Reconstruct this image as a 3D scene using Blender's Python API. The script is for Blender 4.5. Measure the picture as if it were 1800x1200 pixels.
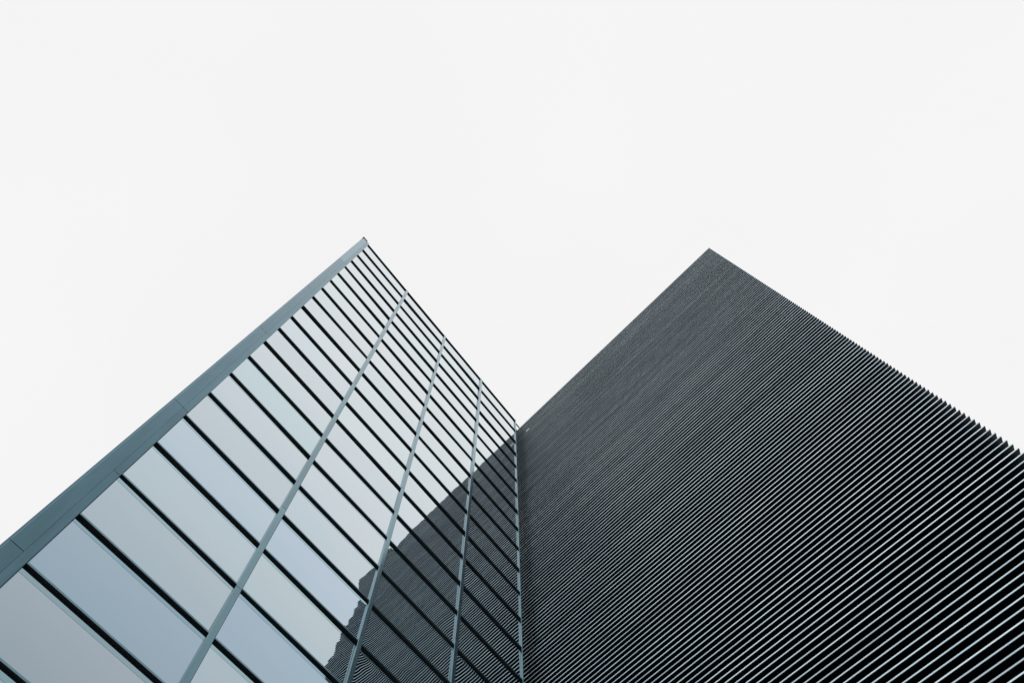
import bpy, math, random
from mathutils import Matrix, Vector
random.seed(7)
scene = bpy.context.scene
for o in list(bpy.data.objects):
    bpy.data.objects.remove(o, do_unlink=True)

# ------------------------------------------------------------------ camera
EYE = 1.6                       # eye height above the paving
F_PX, CX, CY = 2046.687, 900.0, 1619.198      # the photograph is the upper crop of a larger frame
YAW, PITCH, ROLL = 0.8466, 0.96619, -0.00712
cam = bpy.data.cameras.new('camera')
cam.sensor_width = 36.0
cam.lens = F_PX / 1800 * 36
cam.shift_x = (900 - CX) / 1800
cam.shift_y = (CY - 600) / 1800
cam.clip_start = 0.1
cam.clip_end = 5000
camo = bpy.data.objects.new('camera', cam)
scene.collection.objects.link(camo)
fw = Vector((math.sin(YAW)*math.cos(PITCH), math.cos(YAW)*math.cos(PITCH), math.sin(PITCH)))
rt = Vector((math.cos(YAW), -math.sin(YAW), 0))
up = rt.cross(fw)
r_ = math.cos(ROLL)*rt + math.sin(ROLL)*up
u_ = -math.sin(ROLL)*rt + math.cos(ROLL)*up
M = Matrix((r_, u_, -fw)).transposed().to_4x4()
M.translation = (0, 0, EYE)
camo.matrix_world = M
scene.camera = camo

# ------------------------------------------------------------------ sky and sun (bright overcast)
SUN_EL, SUN_AZ = math.radians(35), math.radians(215)
world = bpy.data.worlds.new('World')
scene.world = world
world.use_nodes = True
nt = world.node_tree
nt.nodes.clear()
wo = nt.nodes.new('ShaderNodeOutputWorld')
bg = nt.nodes.new('ShaderNodeBackground')
sky = nt.nodes.new('ShaderNodeTexSky')
sky.sky_type = 'NISHITA'
sky.sun_disc = False
sky.sun_elevation = SUN_EL
sky.sun_rotation = SUN_AZ
tc = nt.nodes.new('ShaderNodeTexCoord')
nz = nt.nodes.new('ShaderNodeTexNoise')
nz.inputs['Scale'].default_value = 2.2
nz.inputs['Detail'].default_value = 3
mr = nt.nodes.new('ShaderNodeMapRange')
mr.inputs['From Min'].default_value = 0.3
mr.inputs['From Max'].default_value = 0.7
mr.inputs['To Min'].default_value = 9.2
mr.inputs['To Max'].default_value = 9.62
cl = nt.nodes.new('ShaderNodeVectorMath')
cl.operation = 'SCALE'
cl.inputs[0].default_value = (1.003, 1.0, 0.998)
mx = nt.nodes.new('ShaderNodeMix')
mx.data_type = 'RGBA'
mx.inputs[0].default_value = 0.96      # cloud cover
bg.inputs['Strength'].default_value = 0.1
L = nt.links.new
L(tc.outputs['Generated'], nz.inputs['Vector'])
L(nz.outputs['Fac'], mr.inputs['Value'])
L(mr.outputs['Result'], cl.inputs['Scale'])
L(sky.outputs['Color'], mx.inputs[6])
L(cl.outputs['Vector'], mx.inputs[7])
L(mx.outputs[2], bg.inputs['Color'])
L(bg.outputs['Background'], wo.inputs['Surface'])

sun = bpy.data.lights.new('sun', 'SUN')
sun.energy = 0.5
sun.angle = math.radians(15)
sun.color = (1.0, 0.97, 0.93)
suno = bpy.data.objects.new('sun', sun)
scene.collection.objects.link(suno)
sdir = Vector((math.sin(SUN_AZ)*math.cos(SUN_EL), math.cos(SUN_AZ)*math.cos(SUN_EL), math.sin(SUN_EL)))
suno.rotation_euler = sdir.to_track_quat('Z', 'Y').to_euler()
suno.location = (-30, -40, 50)

vs = scene.view_settings
vs.view_transform = 'Standard'
vs.look = 'None'
vs.exposure = 0.0
vs.gamma = 1.0
vs.use_curve_mapping = False

# ------------------------------------------------------------------ helpers
COL = scene.collection

def mesh(name, verts, faces, m):
    me = bpy.data.meshes.new(name)
    me.from_pydata(verts, [], faces)
    me.update()
    if m:
        me.materials.append(m)
    return me

def prism(name, prof, axis, a, b, m):
    """closed profile swept along an axis; profile is (y,z) for 'x', (x,z) for 'y', (x,y) for 'z'"""
    n = len(prof)
    def P(p, t):
        return {'x': (t, p[0], p[1]), 'y': (p[0], t, p[1]), 'z': (p[0], p[1], t)}[axis]
    v = [P(p, a) for p in prof] + [P(p, b) for p in prof]
    f = [(i, (i+1) % n, n+(i+1) % n, n+i) for i in range(n)]
    f += [tuple(range(n))[::-1], tuple(range(n, 2*n))]
    area = sum(prof[i][0]*prof[(i+1) % n][1]-prof[(i+1) % n][0]*prof[i][1] for i in range(n))
    if (area < 0) != (axis == 'y'):
        f = [t[::-1] for t in f]
    return mesh(name, v, f, m)

def box(name, x0, x1, y0, y1, z0, z1, m):
    return prism(name, [(x0, y0), (x1, y0), (x1, y1), (x0, y1)], 'z', z0, z1, m)

def put(name, me, parent=None, loc=(0, 0, 0)):
    o = bpy.data.objects.new(name, me)
    COL.objects.link(o)
    o.location = loc
    if parent:
        o.parent = parent
    return o

def thing(name, label, cat, loc):
    o = bpy.data.objects.new(name, None)
    COL.objects.link(o)
    o.location = loc
    o['label'] = label
    o['category'] = cat
    return o

# ------------------------------------------------------------------ materials
def newmat(name):
    m = bpy.data.materials.new(name)
    m.use_nodes = True
    t = m.node_tree
    b = t.nodes['Principled BSDF']
    return m, t, b

def node(t, kind, **kw):
    n = t.nodes.new(kind)
    for k, v in kw.items():
        if k in n.inputs:
            n.inputs[k].default_value = v
        else:
            setattr(n, k, v)
    return n

def metal(name, col, rough, metallic=1.0, streak=0.12, scale=(6, 6, 0.5), ior=1.5, edge=(1, 1, 1)):
    """painted or anodised metal with faint vertical streaks and rain marks"""
    m, t, b = newmat(name)
    tcn = node(t, 'ShaderNodeTexCoord')
    geo = node(t, 'ShaderNodeNewGeometry')
    mp = node(t, 'ShaderNodeMapping')
    mp.inputs['Scale'].default_value = scale
    nn = node(t, 'ShaderNodeTexNoise', Scale=2.0, Detail=5.0, Roughness=0.65)
    rmp = node(t, 'ShaderNodeMapRange')
    rmp.inputs['From Min'].default_value = 0.3
    rmp.inputs['From Max'].default_value = 0.7
    rmp.inputs['To Min'].default_value = 1 - streak
    rmp.inputs['To Max'].default_value = 1 + streak
    oi = node(t, 'ShaderNodeObjectInfo')
    rnd = node(t, 'ShaderNodeMapRange')
    rnd.inputs['To Min'].default_value = 1 - streak*0.7
    rnd.inputs['To Max'].default_value = 1 + streak*0.7
    mul = node(t, 'ShaderNodeMath', operation='MULTIPLY')
    sc = node(t, 'ShaderNodeVectorMath', operation='SCALE')
    sc.inputs[0].default_value = col
    l = t.links.new
    l(geo.outputs['Position'], mp.inputs['Vector'])
    l(mp.outputs['Vector'], nn.inputs['Vector'])
    l(nn.outputs['Fac'], rmp.inputs['Value'])
    l(oi.outputs['Random'], rnd.inputs['Value'])
    l(rmp.outputs['Result'], mul.inputs[0])
    l(rnd.outputs['Result'], mul.inputs[1])
    l(mul.outputs[0], sc.inputs['Scale'])
    oc = node(t, 'ShaderNodeVectorMath', operation='MULTIPLY')
    l(sc.outputs['Vector'], oc.inputs[0]); l(oi.outputs['Color'], oc.inputs[1])
    l(oc.outputs['Vector'], b.inputs['Base Color'])
    b.inputs['Specular Tint'].default_value = tuple(edge) + (1,)
    rr = node(t, 'ShaderNodeMapRange')
    rr.inputs['To Min'].default_value = rough*0.8
    rr.inputs['To Max'].default_value = rough*1.25
    l(nn.outputs['Fac'], rr.inputs['Value'])
    l(rr.outputs['Result'], b.inputs['Roughness'])
    b.inputs['Metallic'].default_value = metallic
    b.inputs['IOR'].default_value = ior
    return m

def glass(name, dim, tw=1.0):
    """sealed double glazing: coated surfaces of plain glass over a dark interior, panes slightly pillowed"""
    m, t, b = newmat(name)
    t.nodes.remove(b)
    out = t.nodes['Material Output']
    l = t.links.new
    tcn = node(t, 'ShaderNodeTexCoord')
    sep = node(t, 'ShaderNodeSeparateXYZ')
    l(tcn.outputs['Object'], sep.inputs['Vector'])
    oi = node(t, 'ShaderNodeObjectInfo')
    # pillow: edges of a sealed unit curl where the spacer clamps them (heights in metres)
    def power(sock, half, exp):
        a = node(t, 'ShaderNodeMath', operation='DIVIDE'); l(sock, a.inputs[0]); a.inputs[1].default_value = half
        c = node(t, 'ShaderNodeMath', operation='ABSOLUTE'); l(a.outputs[0], c.inputs[0])
        d = node(t, 'ShaderNodeMath', operation='POWER'); l(c.outputs[0], d.inputs[0]); d.inputs[1].default_value = exp
        return d.outputs[0]
    ex = power(sep.outputs['X'], 0.53, 5.0)
    ez = power(sep.outputs['Z'], 0.50, 5.0)
    ad = node(t, 'ShaderNodeMath', operation='ADD'); l(ex, ad.inputs[0]); l(ez, ad.inputs[1])
    amp = node(t, 'ShaderNodeMapRange')
    amp.inputs['To Min'].default_value = -0.0014
    amp.inputs['To Max'].default_value = 0.0024
    l(oi.outputs['Random'], amp.inputs['Value'])
    pil = node(t, 'ShaderNodeMath', operation='MULTIPLY'); l(ad.outputs[0], pil.inputs[0]); l(amp.outputs['Result'], pil.inputs[1])
    geo = node(t, 'ShaderNodeNewGeometry')
    nn = node(t, 'ShaderNodeTexNoise', Scale=2.2, Detail=1.0)
    l(geo.outputs['Position'], nn.inputs['Vector'])
    nm = node(t, 'ShaderNodeMath', operation='MULTIPLY'); l(nn.outputs['Fac'], nm.inputs[0]); nm.inputs[1].default_value = 0.0014
    hs = node(t, 'ShaderNodeMath', operation='ADD'); l(pil.outputs[0], hs.inputs[0]); l(nm.outputs[0], hs.inputs[1])
    bp = node(t, 'ShaderNodeBump', Strength=1.0, Distance=1.0)
    l(hs.outputs[0], bp.inputs['Height'])
    fr = node(t, 'ShaderNodeFresnel', IOR=1.52)
    l(bp.outputs['Normal'], fr.inputs['Normal'])
    f4 = node(t, 'ShaderNodeMath', operation='MULTIPLY'); l(fr.outputs[0], f4.inputs[0]); f4.inputs[1].default_value = 10
    f3 = node(t, 'ShaderNodeMath', operation='MULTIPLY_ADD'); l(fr.outputs[0], f3.inputs[0]); f3.inputs[1].default_value = 9; f3.inputs[2].default_value = 1
    fac = node(t, 'ShaderNodeMath', operation='DIVIDE'); l(f4.outputs[0], fac.inputs[0]); l(f3.outputs[0], fac.inputs[1])
    dk = node(t, 'ShaderNodeBsdfDiffuse'); dk.inputs['Color'].default_value = (0.005, 0.007, 0.009, 1)
    # tint of each unit, with a soft drift across the pane
    n2 = node(t, 'ShaderNodeTexNoise', Scale=0.9, Detail=2.0)
    l(geo.outputs['Position'], n2.inputs['Vector'])
    rp = node(t, 'ShaderNodeValToRGB')
    rp.color_ramp.elements[0].position = 0.35
    rp.color_ramp.elements[0].color = (0.955*dim*tw, 0.985*dim, 1.0*dim, 1)
    rp.color_ramp.elements[1].position = 0.65
    rp.color_ramp.elements[1].color = (0.985*dim*tw, 0.985*dim, 0.995*dim, 1)
    l(n2.outputs['Fac'], rp.inputs['Fac'])
    tint = node(t, 'ShaderNodeMix', data_type='RGBA', blend_type='MULTIPLY')
    tint.inputs[0].default_value = 1
    l(rp.outputs['Color'], tint.inputs[6])
    l(oi.outputs['Color'], tint.inputs[7])
    # low-e coating: bluish seen square on, colourless at a glancing angle
    cf = node(t, 'ShaderNodeMapRange')
    cf.inputs['From Min'].default_value = 0.45
    cf.inputs['From Max'].default_value = 0.88
    l(fac.outputs[0], cf.inputs['Value'])
    coat = node(t, 'ShaderNodeMix', data_type='RGBA')
    coat.inputs[6].default_value = (0.70, 0.89, 1.0, 1)
    coat.inputs[7].default_value = (0.97, 1.0, 1.0, 1)
    l(cf.outputs['Result'], coat.inputs[0])
    ct = node(t, 'ShaderNodeMix', data_type='RGBA', blend_type='MULTIPLY')
    ct.inputs[0].default_value = 1
    l(tint.outputs[2], ct.inputs[6]); l(coat.outputs[2], ct.inputs[7])
    gl = node(t, 'ShaderNodeBsdfGlossy', Roughness=0.0)
    l(ct.outputs[2], gl.inputs['Color'])
    l(bp.outputs['Normal'], gl.inputs['Normal'])
    ms = node(t, 'ShaderNodeMixShader')
    l(fac.outputs[0], ms.inputs[0]); l(dk.outputs[0], ms.inputs[1]); l(gl.outputs[0], ms.inputs[2])
    l(ms.outputs[0], out.inputs['Surface'])
    return m

M_CAP = metal('blue_grey_cap', (0.112, 0.200, 0.240), 0.14, streak=0.16, edge=(0.84, 0.92, 0.95))
M_PANEL = metal('blue_grey_panel', (0.074, 0.138, 0.168), 0.16, streak=0.15, edge=(0.70, 0.81, 0.87))
M_GASKET = metal('black_gasket', (0.012, 0.014, 0.017), 0.5, metallic=0.0, streak=0.05)
M_COPING = metal('black_coping', (0.010, 0.012, 0.014), 0.5, metallic=0.0, streak=0.05)
M_GLASS = glass('double_glazing', 1.0)
M_FRIT = glass('double_glazing_edge_strip', 0.86, 0.84)
M_BLADE = metal('charcoal_blade', (0.020, 0.032, 0.046), 0.6, metallic=0.0, streak=0.25, scale=(2, 0.6, 2), ior=1.3)
M_TRIM = metal('bright_edge_trim', (0.67, 0.83, 0.93), 0.36, metallic=0.45, streak=0.28, scale=(2, 0.5, 2))
M_WALL = metal('dark_wall_cladding', (0.020, 0.024, 0.028), 0.6, metallic=0.0, streak=0.15, scale=(1, 1, 1))
M_PALE = metal('pale_box', (0.93, 0.95, 0.96), 0.25, metallic=0.8, streak=0.03)

def paving():
    m, t, b = newmat('grey_paving')
    l = t.links.new
    geo = node(t, 'ShaderNodeNewGeometry')
    br = node(t, 'ShaderNodeTexBrick', Scale=1.0)
    br.inputs['Color1'].default_value = (0.150, 0.152, 0.155, 1)
    br.inputs['Color2'].default_value = (0.180, 0.180, 0.180, 1)
    br.inputs['Mortar'].default_value = (0.06, 0.06, 0.06, 1)
    br.inputs['Mortar Size'].default_value = 0.01
    nn = node(t, 'ShaderNodeTexNoise', Scale=3.0, Detail=6.0)
    l(geo.outputs['Position'], br.inputs['Vector'])
    l(geo.outputs['Position'], nn.inputs['Vector'])
    mm = node(t, 'ShaderNodeMix', data_type='RGBA', blend_type='OVERLAY')
    mm.inputs[0].default_value = 0.4
    l(br.outputs['Color'], mm.inputs[6]); l(nn.outputs['Fac'], mm.inputs[7])
    l(mm.outputs[2], b.inputs['Base Color'])
    b.inputs['Roughness'].default_value = 0.85
    return m
M_PAVE = paving()

# ------------------------------------------------------------------ ground
g = put('ground', mesh('ground', [(-600, -600, 0), (600, -600, 0), (600, 600, 0), (-600, 600, 0)], [(0, 1, 2, 3)], M_PAVE))
g['kind'] = 'structure'

# ------------------------------------------------------------------ glass building (facade in the plane y = DL)
DL = 3.4515
ZT = 26.619 + EYE               # underside of the top transom
ROWS = 28
XE = -0.267                     # glass starts here
XC = 4.285                      # plane of the louvre fronts
GB = thing('glass_building', 'tall building with a gridded glass curtain wall, black transoms and blue-grey mullions', 'building', (2.0, DL, 0))
def pg(name, me, loc=(0, 0, 0), parent=None):
    """child of the glass building, given in world metres"""
    o = put(name, me, parent or GB)
    b = Vector(loc) - (GB.location if parent is None else Vector((0, 0, 0)))
    o.location = b
    return o

pg('wall', box('wall', -0.40, 4.13, DL+0.06, DL+14, 0, ZT-0.06, M_WALL))
pg('wall', box('wall', 4.13, XC+0.155, DL+0.16, DL+14, 0, ZT-0.10, M_WALL))
pg('roof', box('roof', -0.38, XC+0.15, DL+0.08, DL+13.9, ZT-0.06, ZT-0.01, M_COPING))

D_T, H_T = 0.022, 0.046         # transom cap: projection and height
D_M = 0.026                     # mullion cap projection
MULL = [(0.794, 0.847), (1.904, 1.953), (3.002, 3.057), (4.094, 4.118)]
bays = []
x = XE
for a, b in MULL:
    bays.append((x, a))
    x = b

# panes, transoms row by row; alike pieces share their mesh
pane_me, frit_me, trans_me = [], [], []
for (a, b) in bays:
    w = (b-a)/2 + 0.012
    pane_me.append(mesh('glass_pane', [(-w, 0, -0.5), (w, 0, -0.5), (w, 0, 0.5), (-w, 0, 0.5),
                                       (-w, 0.03, -0.5), (w, 0.03, -0.5), (w, 0.03, 0.5), (-w, 0.03, 0.5)],
                        [(0, 1, 2, 3), (5, 4, 7, 6), (0, 4, 5, 1), (3, 2, 6, 7), (0, 3, 7, 4), (1, 5, 6, 2)], M_GLASS))
    frit_me.append(mesh('edge_strip', [(-w, -0.0008, 0.400), (w, -0.0008, 0.400), (w, -0.0008, 0.499), (-w, -0.0008, 0.499)], [(0, 1, 2, 3)], M_FRIT))
    h = (b-a)/2 + 0.004
    # front face, a dark rebate line above it, flat underside
    c = 0.002
    trans_me.append((prism('transom', [(0.012, 0.002), (-D_T+c, 0.002), (-D_T, 0.002+c), (-D_T, H_T*0.62), (-D_T+c, H_T*0.62+c), (0.012, H_T*0.62+c)], 'x', -h, h, M_CAP),
                     prism('gasket', [(0.012, H_T*0.62+c), (-D_T*0.55, H_T*0.62+c), (-D_T*0.45, H_T), (0.012, H_T)], 'x', -h, h, M_GASKET),
                     prism('underside_shade', [(0.012, 0.0), (-D_T, 0.0), (-D_T, 0.0018), (0.012, 0.0018)], 'x', -h, h, M_GASKET)))  # added black strip, paints the shade onto the transom's underside

def tone(row, bay):
    k = (row*5 + bay*3) % 7
    base = [(.975, .985, 1), (.955, .98, 1), (.965, .985, .99), (.98, .99, 1), (.955, .98, .985), (.97, .98, .99), (.955, .975, .99)][k]
    s = random.uniform(0.95, 1.0)
    own = {(20, 0): (.95, .91, .92), (19, 0): (.80, .85, .91), (16, 0): (.90, .95, 1), (13, 0): (.87, .95, .96),
           (18, 1): (.80, .86, .94), (16, 1): (.87, .93, 1), (20, 1): (.95, .93, .95)}.get((row, bay))
    if own:
        return own + (1,)
    return (base[0]*s, base[1]*s, base[2]*s, 1)

for k in range(ROWS + 1):
    zk = ZT - k
    for i, (a, b) in enumerate(bays):
        xm = (a+b)/2
        if zk > 0.05:
            tr = pg('transom', trans_me[i][0], (xm, DL, zk))
            put('gasket', trans_me[i][1], tr)
            put('underside_shade', trans_me[i][2], tr)
        if k < ROWS:
            p = pg('glass_pane', pane_me[i], (xm, DL, zk-0.5))
            p.color = tone(k, i)
            p.rotation_euler = (random.gauss(0, 0.0026), 0, random.gauss(0, 0.0028))
            e = put('edge_strip', frit_me[i], p)
            e.color = p.color

# narrow recessed panes between the last mullion and the louvres
nw = (XC + 0.13 - 4.10)/2
nar = box('glass_pane', -nw, nw, 0, 0.03, -0.5, 0.5, M_GLASS)
nar_t = box('transom', -nw, nw, -0.004, 0.0, 0, H_T, M_GASKET)
for k in range(ROWS):
    p = pg('glass_pane', nar, (4.10+nw, DL+0.09, ZT-k-0.5))
    pg('transom', nar_t, (4.10+nw, DL+0.09, ZT-k))
pg('transom', box('transom', 4.121, XC-0.012, DL+0.01, DL+0.03, ZT, ZT+H_T, M_GASKET), (0, 0, 0)).location = Vector((0, 0, 0)) - GB.location

# mullion caps in six metre lengths with a hairline joint
def caps(x0, x1, d, joints, mat, name='mullion_cap', top=0.05):
    zs = [ZT + top] + [ZT - j for j in joints] + [0.02]
    c = 0.004
    for za, zb in zip(zs, zs[1:]):
        prof = [(x0, DL-0.001), (x0, DL-d+c), (x0+c, DL-d), (x1-c, DL-d), (x1, DL-d+c), (x1, DL-0.001)]
        pg(name, prism(name, prof, 'z', zb + 0.008, za, mat))
J6 = [5.88, 11.93, 17.98, 23.98]
caps(*MULL[0], D_M, [5.86, 9.86, 11.94, 15.87, 18.03, 23.98], M_CAP)
caps(*MULL[1], D_M, J6, M_CAP)
caps(*MULL[2], D_M, [5.87, 11.9, 14.8, 20.9], M_CAP)
caps(*MULL[3], D_M, J6, M_CAP)
# joint gaps show the black carrier behind
for a, b in MULL:
    pg('carrier_rail', box('carrier_rail', a+0.006, b-0.006, DL-D_M+0.007, DL+0.02, 0.03, ZT+0.03, M_GASKET))
pg('carrier_rail', box('carrier_rail', MULL[3][1]-0.004, MULL[3][1]+0.0, DL+0.021, DL+0.10, 0.03, ZT+0.02, M_GASKET))

# corner: wide folded panels, a cap next to the glass, an outer reveal and a black coping
caps(-0.3235, XE, D_M, [3.86, 11.70, 15.92, 18.06, 23.9], M_PANEL, top=0.11)
zs = [ZT+0.13] + [ZT-j for j in (3.93, 7.85, 11.74, 15.91, 19.92, 23.9)] + [0.02]
for za, zb in zip(zs, zs[1:]):
    c = 0.005
    prof = [(-0.4165, DL+0.05), (-0.4165, DL-D_M+0.003+c), (-0.4165+c, DL-D_M+0.003), (-0.3238, DL-D_M+0.003), (-0.3238, DL+0.05)]
    cp = pg('corner_panel', prism('corner_panel', prof, 'z', zb+0.009, za, M_PANEL))
    if za == zs[0]:
        cp.color = (2.6, 2.0, 1.8, 1)      # paler length at the top
pg('carrier_rail', box('carrier_rail', -0.412, -0.272, DL-D_M+0.012, DL+0.055, 0.03, ZT+0.09, M_GASKET))
for za, zb in zip([ZT+0.12, ZT-9.9, ZT-18.37], [ZT-9.9, ZT-18.37, 0.02]):
    pg('corner_reveal', box('corner_reveal', -0.428, -0.4185, DL-0.004, DL+0.40, zb+0.004, za, M_PANEL))
pg('coping', box('coping', -0.432, -0.3255, DL-D_M-0.004, DL+0.12, ZT+0.132, ZT+0.185, M_COPING))
# plain return wall round the corner
for i in range(9):
    pg('side_panel', box('side_panel', -0.425, -0.402, DL+0.405+i*1.5, DL+1.895+i*1.5, 0.02, ZT+0.04, M_PANEL))

# ------------------------------------------------------------------ louvred building (facade in the plane x = XC)
LB = thing('louvred_building', 'dark building faced with close horizontal louvres with thin bright edges', 'building', (XC, 0, 0))
FP = 0.13247                    # louvre pitch
Y0, Y1 = DL - 5.0255, DL + 0.088
def pl(name, me, loc=(0, 0, 0)):
    o = put(name, me, LB)
    o.location = Vector(loc) - LB.location
    return o
pl('wall', box('wall', XC+0.16, XC+14, Y0+0.004, DL+14, 0, ZT+0.02, M_WALL))
pl('coping', box('coping', XC+0.001, XC+0.30, Y0, Y1-0.02, ZT+0.012, ZT+0.058, M_COPING))
pl('roof', box('roof', XC+0.31, XC+13.9, Y0+0.05, DL+13.9, ZT+0.02, ZT+0.05, M_COPING))
n = int((ZT-0.25)/FP)
LH = 0.0215                      # height of the bright lip
cy = (Y0+Y1)/2; hl = (Y1-Y0)/2
blade = prism('louvre', [(0.0045, -LH+0.001), (0.135, 0.102), (0.135, 0.109), (0.0045, -LH+0.008)], 'y', -hl, hl, M_BLADE)
trim = prism('edge_trim', [(0.0, -LH), (0.004, -LH), (0.004, 0.0), (0.001, 0.0), (0.0, -0.001)], 'y', -hl, hl, M_TRIM)
for j in range(n):
    z = ZT - (j - 0.02)*FP
    lv = pl('louvre', blade, (XC, cy, z))
    put('edge_trim', trim, lv)
# brackets that carry the louvres, hidden in the shade behind the blades
for yb in (Y0+0.35, Y0+1.6, Y0+2.85, Y0+4.1):
    pl('louvre_post', box('louvre_post', XC+0.137, XC+0.158, yb-0.025, yb+0.025, 0.0, ZT, M_WALL))

# ------------------------------------------------------------------ small pale box on the louvres near the corner
sb = put('sensor_box', box('sensor_box', -0.03, 0.0, -0.045, 0.045, -0.02, 0.02, M_PALE), None, (XC-0.002, DL-0.221, ZT-1.016))
sb['label'] = 'tiny pale box fixed to the dark louvres near the inner corner'
sb['category'] = 'sensor'

# ------------------------------------------------------------------ render settings
scene.render.engine = 'CYCLES'
scene.cycles.max_bounces = 8
scene.cycles.glossy_bounces = 6
scene.cycles.caustics_reflective = True
